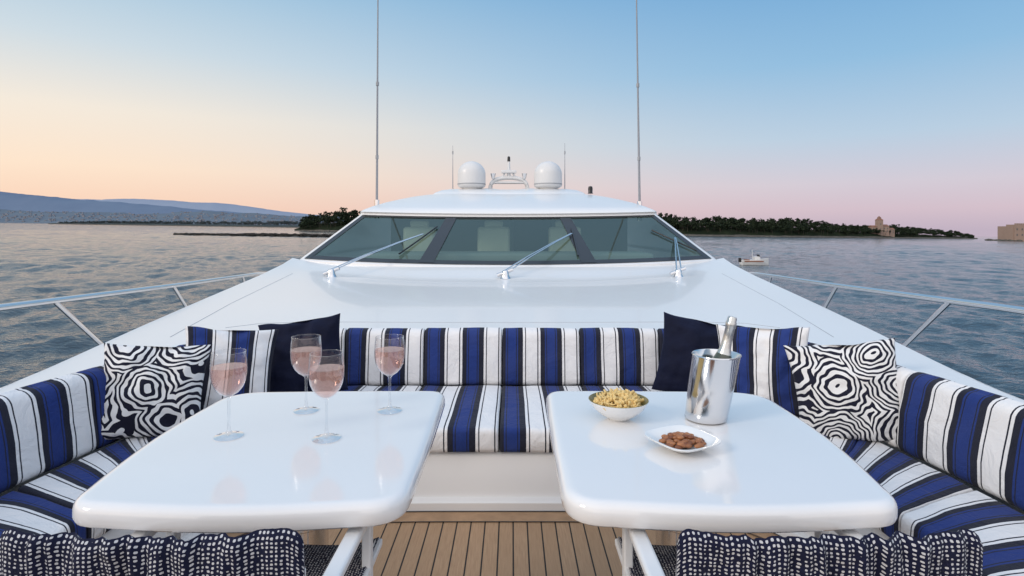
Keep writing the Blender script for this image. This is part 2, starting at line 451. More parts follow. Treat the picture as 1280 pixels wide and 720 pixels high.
def blob(vs, fs, c, s, seed, jit=.3, sub=1):
    bm = bmesh.new(); bmesh.ops.create_icosphere(bm, subdivisions=sub, radius=1)
    k = len(vs)
    rot = Matrix.Rotation(random.random()*6, 3, Vector((random.random(), random.random(), random.random()+.01)).normalized())
    for v in bm.verts:
        p = rot @ (v.co*(1+jit*noise.noise(v.co*1.7+Vector((seed*3.1, seed, 0)))))
        vs.append(Vector((c[0]+p.x*s[0], c[1]+p.y*s[1], c[2]+p.z*s[2])))
    for f in bm.faces: fs.append(tuple(k+v.index for v in f.verts))
    bm.free()
for i in range(620):
    px = 220+195*random.random()**.8; Yd = random.gauss(285, 3)
    x = PX(px, Yd); p = sea(x, Yd, 0)
    s_ = random.uniform(.5, 1.5); blob(vs, fs, (p.x, p.y, p.z+random.uniform(-.1, .8 if px > 300 else .3)), (s_*1.5, s_, s_*.65), i, .6)
mk('rocky_jetty', vs, fs, landmat('jetty_rock', (.012, .012, .012, 1), (.06, .056, .05, 1), .6), smooth=False)

stone = simple('old_stone', (.34, .24, .19, 1), .9, var=.15, vscale=.2)
roofm = simple('terracotta', (.25, .12, .08, 1), .9)
def building(parent, c, s, roof=None, crenel=0, wins=0):
    x, y, z = c; w, d, h = s
    box('walls', (x, y, z+h/2-2), (w, d, h+4), stone, parent, 0)
    if roof == 'pyr':
        vs = [(x-w*.55, y-d*.55, z+h), (x+w*.55, y-d*.55, z+h), (x+w*.55, y+d*.55, z+h), (x-w*.55, y+d*.55, z+h), (x, y, z+h+w*.6)]
        mk('roof', vs, [(0, 1, 4), (1, 2, 4), (2, 3, 4), (3, 0, 4), (3, 2, 1, 0)], roofm, parent, smooth=False)
    if roof == 'gab':
        vs = [(x-w*.52, y-d*.55, z+h), (x+w*.52, y-d*.55, z+h), (x+w*.52, y+d*.55, z+h), (x-w*.52, y+d*.55, z+h), (x-w*.52, y, z+h+d*.25), (x+w*.52, y, z+h+d*.25)]
        mk('roof', vs, [(0, 1, 5, 4), (2, 3, 4, 5), (0, 4, 3), (1, 2, 5), (3, 2, 1, 0)], roofm, parent, smooth=False)
    for i in range(crenel):
        box('merlon', (x-w/2+w*(i+.5)/crenel, y-d/2+.5, z+h+.7), (w/crenel*.55, 1, 1.6), stone, parent, 0)
    for i in range(wins):
        for k in range(2):
            box('window', (x-w/2+w*(i+.5)/wins, y-d/2-.05, z+h*(.35+.35*k)), (1.3, .3, 2.2), dark, parent, 0)
ab = empty('abbey')
p = sea(PX(1100, 930), 930, 0)
building(ab, (p.x-9, 930, p.z+7), (14, 10, 11), 'gab', 0, 3)
building(ab, (p.x+3, 930, p.z+7), (16, 12, 12), 'gab', 0, 3)
building(ab, (p.x-4, 926, p.z+7), (8, 8, 22), 'pyr', 0, 1)
building(ab, (p.x-4, 926, p.z+29), (4, 4, 4), 'pyr', 0, 1)
building(ab, (p.x+16, 934, p.z+6), (14, 10, 8), 'gab', 0, 3)
ft = empty('stone_fort')
p = sea(PX(1275, 700), 700, 0)
building(ft, (p.x, 700, p.z+1), (36, 22, 17), None, 9, 5)
building(ft, (p.x-11, 694, p.z+1), (12, 12, 19), None, 5, 2)
building(ft, (p.x+26, 702, p.z+1), (30, 18, 11), None, 7, 4)
vs = []; fs = []
for i in range(90):
    px = random.uniform(1245, 1330); q = sea(PX(px, 690), 690+random.uniform(-6, 14), 0)
    blob(vs, fs, (q.x, q.y, q.z+.2), (4, 4, random.uniform(.8, 2)), i, .5)
mk('fort_rocks', vs, fs, rock, smooth=False)

# motorboat
mb = empty('motorboat')
Yb = 91; bx = PX(943, Yb); wp = sea(bx, Yb, 0)
hullm = simple('boat_hull_white', (.75, .75, .74, 1), .3)
hulld = simple('boat_hull_trim', (.25, .09, .04, 1), .5)
vs = []; secs = [(-2.1, .78, .75), (-1, .85, .75), (.3, .82, .82), (1.3, .55, .92), (1.9, .22, 1.0), (2.25, .01, 1.05)]
for (sx_, hw, hh) in secs:
    for (yy, zz) in [(-hw, hh), (-hw*.95, hh*.4), (-hw*.6, -.15), (0, -.3), (hw*.6, -.15), (hw*.95, hh*.4), (hw, hh), (hw*.85, hh-.02), (hw*.8, .25), (0, .22), (-hw*.8, .25), (-hw*.85, hh-.02)]:
        vs.append((wp.x+sx_, wp.y+yy, wp.z+zz))
fs = grid_faces(len(secs), 12, True)+[tuple(range(12))]
hobj = mk('hull', vs, fs, hullm, mb); normals(hobj); autosmooth(hobj)
box('console', (wp.x+.35, wp.y, wp.z+.95), (.8, .9, .7), hullm, mb, .06)
box('windscreen', (wp.x+.62, wp.y, wp.z+1.45), (.06, .95, .4), blackm, mb, .01, Matrix.Rotation(-.35, 3, 'Y'))
box('outboard_motor', (wp.x-2.3, wp.y, wp.z+.75), (.4, .35, .7), blackm, mb, .08)
box('bench', (wp.x-1.2, wp.y, wp.z+.65), (.5, 1.2, .4), hulld, mb, .05)
box('rub_rail', (wp.x-.4, wp.y-.87, wp.z+.58), (3.0, .05, .16), hulld, mb, .01)
tube('bow_rail', [(wp.x+.9, wp.y-.6, wp.z+.85), (wp.x+1.0, wp.y-.6, wp.z+1.3), (wp.x+2.1, wp.y-.1, wp.z+1.5), (wp.x+2.2, wp.y, wp.z+1.05)], .03, steel, mb, 6)
tube('light_mast', [(wp.x-.3, wp.y, wp.z+.9), (wp.x-.35, wp.y, wp.z+2.3)], .04, hullm, mb, 6)

# ------------------------------------------------------------ yacht shell
yacht = empty('yacht')
E = [(-1, 1.3), (.4, 1.80), (.8, 1.84), (1.5, 1.90), (2.2, 1.98), (2.55, 2.04), (3.0, 2.16), (3.7, 2.33), (4.8, 2.58), (6.76, 2.92), (8.45, 3.16)]
EZ = [(-1, .62), (2.5, .66), (3.7, .675), (4.8, .69), (6.76, .755), (8.45, .86)]
SH = [(-3.6, .02), (-3, .55), (-2, 1.05), (0, 1.75), (1, 2.15), (2, 2.45), (3, 2.68), (4, 2.85), (6, 3.15), (8.5, 3.5), (16, 3.6)]
def arc_level(z, w, Yc, dY, us, flare=.18):
    P = []
    Ys = Yc+dY
    side = [(w+flare*.28, Ys+.10), (w+flare*.55, Ys+.35), (w+flare*.8, Ys+1.2), (w+flare, Ys+3), (w+flare, 17.5)]
    for (x, y) in side[::-1]: P.append(Vector((-x, y, z+.045)))
    for u in us: P.append(Vector((w*u, Yc+dY*u*u, z+.045*u*u)))
    for (x, y) in side: P.append(Vector((x, y, z+.045)))
    return P
us = [-1, -.985]+[-.96+1.92*i/40 for i in range(41)]+[.985, 1]
levels = [(.55, 3.03, 7.58, .8), (.81, 3.03, 7.6, .8), (.845, 3.0, 7.68, .78), (1.495, 2.475, 9.24, .42), (1.53, 2.46, 9.28, .4),
          (1.555, 2.46, 9.25, .4), (1.59, 2.44, 9.28, .42, .12), (1.66, 2.36, 9.5, .5, .10), (1.745, 2.24, 9.85, .6, .08), (1.83, 2.08, 10.25, .7, .06), (1.91, 1.90, 10.65, .8, .05), (1.975, 1.68, 11.1, .8, .05), (2.015, 1.3, 11.5, .6, .04), (2.03, .3, 12.2, .1, .02)]
vs = []
for L in levels: vs += arc_level(*L[:4], us, *(L[4:] if len(L) > 4 else ()))
nc = len(us)+10
fs = []
for i in range(len(levels)-1):
    for j in range(nc-1):
        if i == 2 and 6 <= j < nc-7: continue
        a = i*nc+j; fs.append((a, a+1, a+1+nc, a+nc))
cab = mk('cabin_shell', vs, fs, gel, yacht); autosmooth(cab, 40)
lv = [(1.90, 1.70, 11.75, .7), (2.0, 1.68, 11.8, .7), (2.07, 1.62, 11.95, .7), (2.13, 1.5, 12.2, .6), (2.17, 1.30, 12.5, .5), (2.18, .4, 12.8, .1)]
vs = []
for L in lv: vs += arc_level(*L, us, .05)
mk('upper_fairing', vs, grid_faces(len(lv), nc), gel, yacht)
def ws(u, v, off=0.0):
    z = .845+.65*v; w = 3.0-.525*v; Yc = 7.68+1.56*v; dY = .78-.36*v
    return Vector((w*u, Yc+dY*u*u-off, z+.045*u*u+off*.4))
def wpatch(name, u0, u1, v0, v1, mat, off, nu=16, nv=6, cut=0):
    vs = []
    for j in range(nv):
        v = v0+(v1-v0)*j/(nv-1)
        for i in range(nu):
            vs.append(ws(u0+(u1-u0)*i/(nu-1), v, off))
    return mk(name, vs, grid_faces(nv, nu), mat, yacht)
wsd = [(-.985, -.400), (-.335, .335), (.400, .985)]
for (a, c) in wsd: wpatch('windshield_pane', a, c, 0.02, .985, tint, 0.0)
for (a, c) in [(-.402, -.333), (.333, .402)]: wpatch('mullion', a, c, 0, 1, blackm, .012, 4)
wpatch('window_frame_low', -.985, .985, -.02, .05, blackm, .008, 40, 3)
wpatch('window_frame_top', -.985, .985, .965, 1.01, blackm, .008, 40, 3)
for s_ in (-1, 1): wpatch('window_frame_side', s_*.955, s_*.988, -.02, 1.01, blackm, .010, 3)
box('cabin_floor', (0, 11.5, .60), (5.6, 6.5, .05), dark, yacht, 0)
box('dashboard', (0, 9.0, .84), (4.4, .9, .22), simple('dash_grey', (.22, .22, .22, 1), .6), yacht, .08)
box('rear_bulkhead', (0, 12.2, 1.2), (5, .05, 1.3), simple('cabin_panel', (.34, .33, .31, 1), .6), yacht, 0)
box('cabin_doorway', (.5, 12.15, 1.1), (.8, .04, 1.1), blackm, yacht, .01)
for x in (-1.5, -.25, .95):
    box('helm_seat', (x, 9.75, 1.10), (.55, .18, .50), leather, yacht, .06)
    box('helm_headrest', (x, 9.75, 1.40), (.32, .12, .12), leather, yacht, .04)

# foredeck ring
inn = [(0, 3.60), (.47, 3.60), (.94, 3.59), (1.25, 3.56), (1.50, 3.46), (1.66, 3.26), (1.75, 2.98), (1.83, 2.6), (1.87, 2.3), (1.89, 1.9), (1.89, 1.5), (1.86, 1.0), (1.80, .4), (1.28, -.9)]
out = [(0, 7.6), (1.01, 7.69), (1.8, 7.88), (2.5, 8.14), (3.03, 8.40), (3.16, 8.45), (2.92, 6.76), (2.58, 4.8), (2.33, 3.7), (2.16, 3.0), (2.04, 2.55), (1.92, 1.6), (1.82, .45), (1.3, -1)]
def halfring(sgn):
    a = [];
    for k in range(len(inn)-1):
        for q in range(6):
            f = q/6
            a.append((Vector(inn[k]).lerp(Vector(inn[k+1]), f), Vector(out[k]).lerp(Vector(out[k+1]), f)))
    a.append((Vector(inn[-1]), Vector(out[-1])))
    return [(Vector((sgn*i.x, i.y)), Vector((sgn*o_.x, o_.y))) for i, o_ in a]
R_ = halfring(1); L_ = halfring(-1)[::-1][:-1]
ring = L_+R_
def deckz(x, y):
    e = interp(E, y); ax = min(1, abs(x)/e)
    arcY = 7.6+.8*min(1, (x/3.03)**2)
    a = .155*sstep(arcY-1.0, arcY+.12, y)**1.3
    b_ = (interp(EZ, y)-.655)*ax**3
    crown = .03*(1-ax**2)*sstep(3.6, 5.0, y)*(1-sstep(6.5, 8, y))
    m_ = (a**3+max(b_, 0)**3)**(1/3)
    return .655+m_+crown
vs = []; rows = 30
for (i, o_) in ring:
    for r in range(rows):
        if r == 0: p = i; z = .30
        elif r == 1: p = i; z = .635
        elif r == 2: p = i.lerp(o_, .004); z = .651
        else:
            g_ = .015+.985*(r-3)/(rows-4)
            p = i.lerp(o_, g_); z = deckz(p.x, p.y)
        vs.append(Vector((p.x, p.y, z)))
fd = mk('foredeck', vs, grid_faces(len(ring), rows), gel, yacht); autosmooth(fd, 45)
def ringpt(idx, g_, dz=0):
    i, o_ = ring[idx]; p = i.lerp(o_, g_)
    return Vector((p.x, p.y, deckz(p.x, p.y)+dz))
n0 = len(ring)//2
tube('deck_seam', [ringpt(i, .09, -.001) for i in range(n0-30, n0+31)], .003, seam, yacht, 6)
Ys_ = [-1+.25*i for i in range(39)]+[9, 10, 12, 14, 16, 18]
for s_ in (-1, 1):
    tube('deck_seam', [Vector((s_*(interp(E, y)-.30), y, deckz(interp(E, y)-.30, y)-.001)) for y in [3.4+.2*i for i in range(20)]], .003, seam, yacht, 6)
for s_ in (-1, 1):
    vs = []
    for y in Ys_:
        e = interp(E, y) if y < 8.45 else 3.16; ez = deckz(e, y) if y < 8.45 else .86; sh = interp(SH, y)
        P = [(e, ez), (e+.02, ez-.012), (e+.04, ez-.04), (min(e+.09, sh-.1), .25), (sh-.06, .26), (sh-.05, .36), (sh, .37), (sh-.02, .25), (sh*.97, -1), (sh*.9, -2.6), (sh*.75, -4.2)]
        vs += [Vector((s_*a, y, b_)) for a, b_ in P]
    o = mk('hull_side', vs, grid_faces(len(Ys_), 11), gel, yacht); autosmooth(o, 40)
ysb = [-3.6, -3.3, -3, -2.5, -2, -1.5, -1]
vs = []
for y in ysb:
    sh = interp(SH, y)
    vs += [Vector((-sh*.8, y+.3, -4.2)), Vector((-sh, y, .37)), Vector((-sh+.02, y, -.012)), Vector((sh-.02, y, -.012)), Vector((sh, y, .37)), Vector((sh*.8, y+.3, -4.2))]
mk('bow', vs, grid_faces(len(ysb), 6), gel, yacht, smooth=False)
vs = []
yy = [-1, 0, 1, 2, 3.5]
for y in yy: vs += [Vector((-min(interp(E, y), 1.84), y, -.012)), Vector((min(interp(E, y), 1.84), y, -.012))]
mk('sub_deck', vs, grid_faces(len(yy), 2), gel, yacht, smooth=False)

# ------------------------------------------------------------ lounge sofa
ctrl_in = [(0, 2.66), (.47, 2.655), (.94, 2.62), (1.12, 2.54), (1.24, 2.36), (1.30, 2.10), (1.32, 1.75), (1.30, 1.3), (1.26, .85), (1.2, .45)]
ctrl_out = [(0, 3.43), (.47, 3.43), (.94, 3.42), (1.34, 3.34), (1.57, 2.98), (1.68, 2.45), (1.74, 1.88), (1.75, 1.32), (1.72, .85), (1.66, .45)]
pi_ = catmull([Vector(p) for p in ctrl_in], 20); po_ = catmull([Vector(p) for p in ctrl_out], 20)
al = [0]
for a, c in zip(po_, po_[1:]): al.append(al[-1]+(c-a).length)
TOT = al[-1]
def at(s, which):
    sg = 1 if s >= 0 else -1; s = abs(s); P = pi_ if which == 'i' else po_
    s = min(s, TOT-1e-6); k = 0
    while al[k+1] < s: k += 1
    f = (s-al[k])/(al[k+1]-al[k]); p = P[k].lerp(P[k+1], f)
    return Vector((sg*p.x, p.y))
def rrect(w, h, r, inset, puff_t, puff_s, nf=9, ncn=5):
    hw, hh = w/2-inset, h/2-inset; rr = max(r-inset*.6, .004)
    pts = []
    def flat(a, c, nrm, n, pf):
        for k in range(1, n):
            f = k/n; p = a.lerp(c, f); pts.append(p+nrm*pf*(math.sin(math.pi*f)**.8))
    cs = [Vector((hw-rr, hh-rr)), Vector((-hw+rr, hh-rr)), Vector((-hw+rr, -hh+rr)), Vector((hw-rr, -hh+rr))]
    for q in range(4):
        for k in range(ncn+1):
            an = q*math.pi/2+k/ncn*math.pi/2
            pts.append(cs[q]+Vector((math.cos(an), math.sin(an)))*rr)
        a = pts[-1]; nq = (q+1) % 4; an = nq*math.pi/2
        c = cs[nq]+Vector((math.cos(an), math.sin(an)))*rr
        flat(a, c, Vector((math.cos(an), math.sin(an))), nf if q % 2 == 0 else 4, puff_t if q == 0 else (puff_s if q != 2 else 0))
    return pts
def cushion(name, s0, s1, fin, fout, z0, z1, r, parent, lean=0, puff=.012, pside=.006, mat=None, seed=0, er=None):
    er = er or r
    gap = .002; s0 += gap; s1 -= gap; L = s1-s0
    ss = [0, .15*er, .4*er, .7*er, er]+[er+(L-2*er)*k/14 for k in range(1, 14)]+[L-er, L-.7*er, L-.4*er, L-.15*er, L]
    vs = []; uv = []; npf = None
    for q in ss:
        e = min(q, L-q); ins = 0 if e >= er else er-math.sqrt(max(0, er*er-(er-e)**2))
        f = q/L; pk = math.sin(math.pi*f)**.6 if 0 < f < 1 else 0
        a = fin(s0+q); c = fout(s0+q); w = (c-a).length; d = (c-a)/w; mid_ = (a+c)/2
        pr = rrect(w, z1-z0, r, ins, puff*pk, pside*pk)
        npf = len(pr)
        for (x, y) in pr:
            ln = lean*((y+(z1-z0)/2)/(z1-z0))
            P = mid_+d*(x+ln); v = Vector((P.x, P.y, (z0+z1)/2+y))
            nn = noise.noise(v*5+Vector((seed*7.3, 0, 0)))*.009+noise.noise(v*14)*.004
            v.z += nn*.8; v += Vector((-d.x*nn, -d.y*nn, 0))
            vs.append(v); uv.append((s0+q, x*.9+y))
    fs = grid_faces(len(ss), npf, True)
    fs.append(tuple(range(npf))[::-1]); m = (len(ss)-1)*npf; fs.append(tuple(range(m, m+npf)))
    o = mk(name, vs, fs, mat or stripe, parent, uv=uv); normals(o)
    return o
sofa = empty('lounge_sofa')
def nrm_out(s):
    a = at(s-.01, 'o'); c = at(s+.01, 'o'); t_ = (c-a).normalized(); n = Vector((-t_.y, t_.x))
    return n
fi = lambda s: at(s, 'i')
fo = lambda s: at(s, 'o')-nrm_out(s)*.004
bi = lambda s: at(s, 'o')
bo = lambda s: at(s, 'o')+nrm_out(s)*.115
brk = [0, .47, .94, 1.55, 2.16, 2.72, 3.3]
brk = [q for q in brk if q < TOT]+[TOT-.01]
for k in range(len(brk)-1):
    for sg in (1, -1):
        a, c = (brk[k], brk[k+1]) if sg > 0 else (-brk[k+1], -brk[k])
        cushion('seat_cushion', a, c, fi, fo, .262, .378, .028, sofa, 0, .010, .004, seed=k*sg, er=.014)
brb = [0, .47, .94, 1.33, 1.8, 2.33, 2.9, TOT-.01]
for k in range(len(brb)-1):
    for sg in (1, -1):
        a, c = (brb[k], brb[k+1]) if sg > 0 else (-brb[k+1], -brb[k])
        cushion('back_cushion', a, c, bi, bo, .36, .692, .045, sofa, .05, .005, .008, seed=k*sg+20, er=.014)
def pathstrip(fa, z_list, mat, name, parent, n=160):
    vs = []
    for k in range(n+1):
        s = -TOT+.02+(2*TOT-.04)*k/n
        for (off, z) in z_list:
            p = at(s, 'i'); q = at(s, 'o'); d = (q-p).normalized(); P = p+d*off
            vs.append(Vector((P.x, P.y, z)))
    o = mk(name, vs, grid_faces(n+1, len(z_list)), mat, parent); autosmooth(o, 40); return o
pathstrip(None, [(.36, .259), (.035, .259), (.028, .25), (.03, .07), (.025, .055), (0.0, .048), (-.008, .04), (-.008, -.005)], gel, 'moulded_base', sofa)

# teak deck
vs = []
tp = []
for k in range(81):
    s = (TOT-.02)*k/80; p = at(s, 'i'); tp.append(p)
for p in tp: vs += [Vector((-p.x, p.y, 0)), Vector((p.x, p.y, 0))]
vs += [Vector((-1.0, -1, 0)), Vector((1.0, -1, 0))]
mk('teak_deck', vs, grid_faces(len(vs)//2, 2), teak, None, smooth=False)
tm = empty('teak_margin_board')
pathstrip(None, [(-.010, .003), (-.10, .003)], teak2, 'board', tm)
pathstrip(None, [(-.10, .0045), (-.106, .0045)], blackm, 'caulking', tm)
pathstrip(None, [(-.008, .0055), (-.016, .0055)], blackm, 'caulking', tm)

# ------------------------------------------------------------ tables
def table(sgn):
    e = empty('dining_table')
    C = [((.175, 1.255), .085), ((.93, 1.25), .07), ((1.0, 2.145), .13), ((.185, 2.165), .06)]
    pts = []
    n = len(C)
    for k in range(n):
        p = Vector(C[k][0]); a = Vector(C[k-1][0]); c = Vector(C[(k+1) % n][0]); r = C[k][1]*1.25
        A = p+(a-p).normalized()*r; B = p+(c-p).normalized()*r
        for q in range(11):
            f = q/10; pts.append(A*(1-f)**2+p*2*f*(1-f)+B*f*f)
        nx = Vector(C[(k+1) % n][0]); r2 = C[(k+1) % n][1]*1.25
        D = nx+(p-nx).normalized()*r2
        d = (D-B); nn = Vector((d.y, -d.x)).normalized()
        for q in range(1, 12):
            f = q/12; bulge = {0: .022, 1: .02, 2: .004, 3: .003}[k]
            pts.append(B+d*f+nn*bulge*math.sin(math.pi*f))
    pts = [Vector((sgn*p.x, p.y)) for p in pts]
    cen = Vector((sgn*.58, 1.7)); N = len(pts)
    def ins(p, k, dd):
        a = pts[k-1]; c = pts[(k+1) % N]; t_ = (c-a).normalized(); nn = Vector((t_.y, -t_.x))*(-1)
        if (cen-p).dot(nn) < 0: nn = -nn
        return p+nn*dd
    prof = [(.50, .640), (.06, .640), (.014, .644), (.004, .651), (0, .660), (0, .678), (.002, .687), (.007, .694), (.015, .6985), (.024, .7), (.034, .7)]
    vs = []
    for (dd, z) in prof:
        for k, p in enumerate(pts):
            q = ins(p, k, dd) if dd < .1 else cen+(p-cen)*.3
            vs.append(Vector((q.x, q.y, z)))
    fs = grid_faces(len(prof), N, True); m = (len(prof)-1)*N
    fs.append(tuple(range(m, m+N)))
    o = mk('tabletop', vs, fs, gel2, e); normals(o); autosmooth(o, 30)
    x = sgn*.565
    lathe('pedestal', [(.001, .635), (.10, .635), (.10, .62), (.066, .615), (.066, .46), (.080, .455), (.080, .43), (.074, .425), (.074, .02), (.14, .012), (.14, 0)], steel, e, 40, (x, 1.72, .003))
    box('underframe', (x, 1.72, .625), (.42, .5, .026), alu, e, .006)
    return e
table(1); table(-1)

# ------------------------------------------------------------ chairs
def chair(cx, y0):
    e = empty('director_chair')
    hw = .235
    nu, nv = 110, 26; vs = []; uv = []
    for side in (0, 1):
        for j in range(nv):
            f = j/(nv-1)
            for i in range(nu):
                g_ = i/(nu-1)*2-1
                crn = max(0, (abs(g_)-.90)/.10)
                z = .52+.296*f+(-.006*(1-g_*g_)+.007*noise.noise(Vector((g_*7, cx*9, 3)))+.003*noise.noise(Vector((g_*21, cx*4, 7)))-.022*(1-math.sqrt(max(0, 1-crn**2))))*f
                fold = .010*noise.noise(Vector((g_*7+cx*3, f*1.2, 1)))+.008*noise.noise(Vector((g_*18, f*1.6, cx)))
                y = y0-.02*(1-g_*g_)+fold*2.0*(1-abs(g_)**6)
                y += -.02*f
                th_ = .012*(1 if side else -1)*math.sqrt(max(0, 1-max(0, (f-.92)/.08)**2))*math.sqrt(max(0.02, 1-max(0, (abs(g_)-.96)/.04)**2))
                vs.append(Vector((cx+g_*(hw+.012), y+th_, z))); uv.append((g_*hw+side*.005, f*.285+side*.6))
    fs = grid_faces(nv, nu)+grid_faces(nv, nu, off=nv*nu)
    T = nv*nu
    for i in range(nu-1):
        a = (nv-1)*nu+i; fs.append((a, a+1, a+1+T, a+T)); a = i; fs.append((a, a+1, a+1+T, a+T))
    for j in range(nv-1):
        for i in (0, nu-1):
            a = j*nu+i; fs.append((a, a+nu, a+nu+T, a+T))
    o = mk('back_cloth', vs, fs, dots, e, uv=uv); normals(o)
    nu, nv = 26, 26; vs = []; uv = []
    for j in range(nv):
        for i in range(nu):
            g_ = i/(nu-1)*2-1; f = j/(nv-1)
            vs.append(Vector((cx+g_*hw, y0+.06+.50*f, .492-.022*(1-g_**4)+.002*math.sin(f*20+g_*5)))); uv.append((g_*hw, f*.50))
    o = mk('seat_cloth', vs, grid_faces(nv, nu), dots, e, uv=uv)
    so_ = o.modifiers.new('s', 'SOLIDIFY'); so_.thickness = .008
    for s_ in (-1, 1):
        x = cx+s_*hw
        box('armrest', (x, y0+.235, .622), (.036, .49, .022), alu, e, .007)
        box('back_post', (x, y0-.004, .60), (.018, .010, .28), alu, e, .003)
        box('front_leg', (x, y0+.44, .32), (.022, .03, .58), alu, e, .004)
        box('rear_leg', (x, y0+.05, .32), (.022, .03, .58), alu, e, .004)
        box('foot_rail', (x, y0+.24, .018), (.026, .48, .026), alu, e, .005)
        box('seat_rail', (x, y0+.31, .480), (.020, .50, .018), alu, e, .004)
    for yy_ in (y0+.12, y0+.38):
        for s_ in (-1, 1):
            tube('cross_leg', [(cx-s_*hw, yy_+s_*.012, .04), (cx+s_*hw, yy_+s_*.012, .46)], .011, alu, e, 8)
    return e
chair(.575, .955); chair(-.525, .955)

# ------------------------------------------------------------ pillows
def pillow(name, c, size, yaw, tilt, roll, mat, th=.075, seed=0, edge=True):
    M = Matrix.Rotation(math.radians(yaw), 3, 'Z') @ Matrix.Rotation(math.radians(tilt), 3, 'X') @ Matrix.Rotation(math.radians(roll), 3, 'Y')
    n = 38; vs = []; uv = []
    for side in (-1, 1):
        for j in range(n):
            for i in range(n):
                u = -math.cos(math.pi*i/(n-1)); v = -math.cos(math.pi*j/(n-1))
                u = .55*u+.45*(2*i/(n-1)-1); v = .55*v+.45*(2*j/(n-1)-1)
                x = u*(1-.07*(1-v*v)**1.0)*size/2*(1+.03*(u*v)**2); z = v*(1-.07*(1-u*u))*size/2
                t_ = ((1-abs(u)**2.3)*(1-abs(v)**2.3))**.55*th
                p = Vector((x, side*t_, z))
                nn = noise.noise(Vector((u*2.2, v*2.2, seed+side)))*.020+noise.noise(Vector((u*5, v*5, seed*2+side)))*.010
                p.y += nn*min(1, t_/(th*.4)); p.z += .01*noise.noise(Vector((u*2, seed, 1)))
                p.y += side*-.018*math.exp(-((u-.1)**2*14))*max(0, v)**2
                vs.append(M @ p+Vector(c)); uv.append((u*size/2+.31*seed, v*size/2+.17*seed))
    T = n*n; fs = grid_faces(n, n)+[tuple(reversed(f)) for f in grid_faces(n, n, off=T)]
    o = mk(name, vs, fs, mat, None, uv=uv)
    bm = bmesh.new(); bm.from_mesh(o.data); bmesh.ops.remove_doubles(bm, verts=bm.verts[:], dist=.0006); bmesh.ops.recalc_face_normals(bm, faces=bm.faces[:]); bm.to_mesh(o.data); bm.free()
    return o
pillow('swirl_pillow', (-1.56, 2.60, .572), .42, 26, -14, 6, swirl, seed=1)
pillow('striped_pillow', (-1.38, 2.93, .585), .43, 30, -14, 7, stripe_p, seed=2)
pillow('navy_pillow', (-1.10, 3.20, .590), .43, 12, -16, -7, navy, seed=3)
pillow('navy_pillow', (1.10, 3.20, .585), .44, -14, -16, 9, navy, seed=4)
pillow('striped_pillow', (1.33, 2.93, .590), .44, -34, -12, -3, stripe_p, seed=5)
pillow('swirl_pillow', (1.56, 2.58, .575), .44, -26, -14, -9, swirl, seed=6)

# ------------------------------------------------------------ glasses etc.
def wineglass(x, y):
    e = empty('wine_glass'); z = .7005
    pr = [(.001, .004), (.03, .003), (.040, .001), (.0405, .0025), (.028, .005), (.010, .010), (.0048, .02), (.004, .05), (.004, .10), (.0055, .113), (.012, .119), (.026, .128), (.038, .142), (.0455, .160), (.049, .180), (.0495, .20), (.048, .222), (.0455, .246)]
    lathe('glass', pr, crystal, e, 40, (x, y, z))
    tube('rim', [(x+.0455*math.cos(a*math.pi/18), y+.0455*math.sin(a*math.pi/18), z+.246) for a in range(37)], .0007, crystal, e, 6, False)
    li = [(.0005, .1185), (.011, .1205), (.0245, .129), (.0365, .143), (.044, .160), (.0475, .180), (.0482, .196), (.0478, .204), (.001, .204)]
    lathe('rose_wine', li, rose, e, 40, (x, y, z))
for (x, y) in [(-.76, 1.668), (-.62, 1.903), (-.471, 1.649), (-.344, 1.903)]: wineglass(x, y)

wc = empty('wine_cooler')
bx_, by_ = .672, 1.823
sh_ = (.17, 0)
lathe('bucket', [(.001, .002), (.060, .002), (.064, .006), (.0655, .03), (.069, .10), (.072, .20), (.0745, .204), (.0735, .207), (.070, .203), (.067, .15), (.062, .02), (.001, .015)], steel, wc, 56, (bx_, by_, .7005), shear=sh_)
foil = simple('silver_foil', (.62, .62, .60, 1), .3, metal=1, var=.1, vscale=60, bump=.4, bscale=120)
bot = simple('bottle_glass', (.06, .07, .05, 1), .08, coat=.5)
wb = empty('wine_bottle')
Mb = Matrix.Rotation(math.radians(13), 3, 'Y')
bp = [(.001, 0), (.036, .001), (.038, .01), (.038, .13), (.034, .155), (.022, .185), (.0155, .205)]
fp = [(.0225, .184), (.0165, .205), (.0150, .23), (.0145, .268), (.0165, .27), (.0165, .285), (.014, .29), (.0145, .298), (.012, .304), (.001, .305)]
lathe('bottle_body', bp, bot, wb, 36, (bx_+.018, by_, .728), M=Mb)
lathe('foil_neck', fp, foil, wb, 36, (bx_+.018, by_, .728), M=Mb)

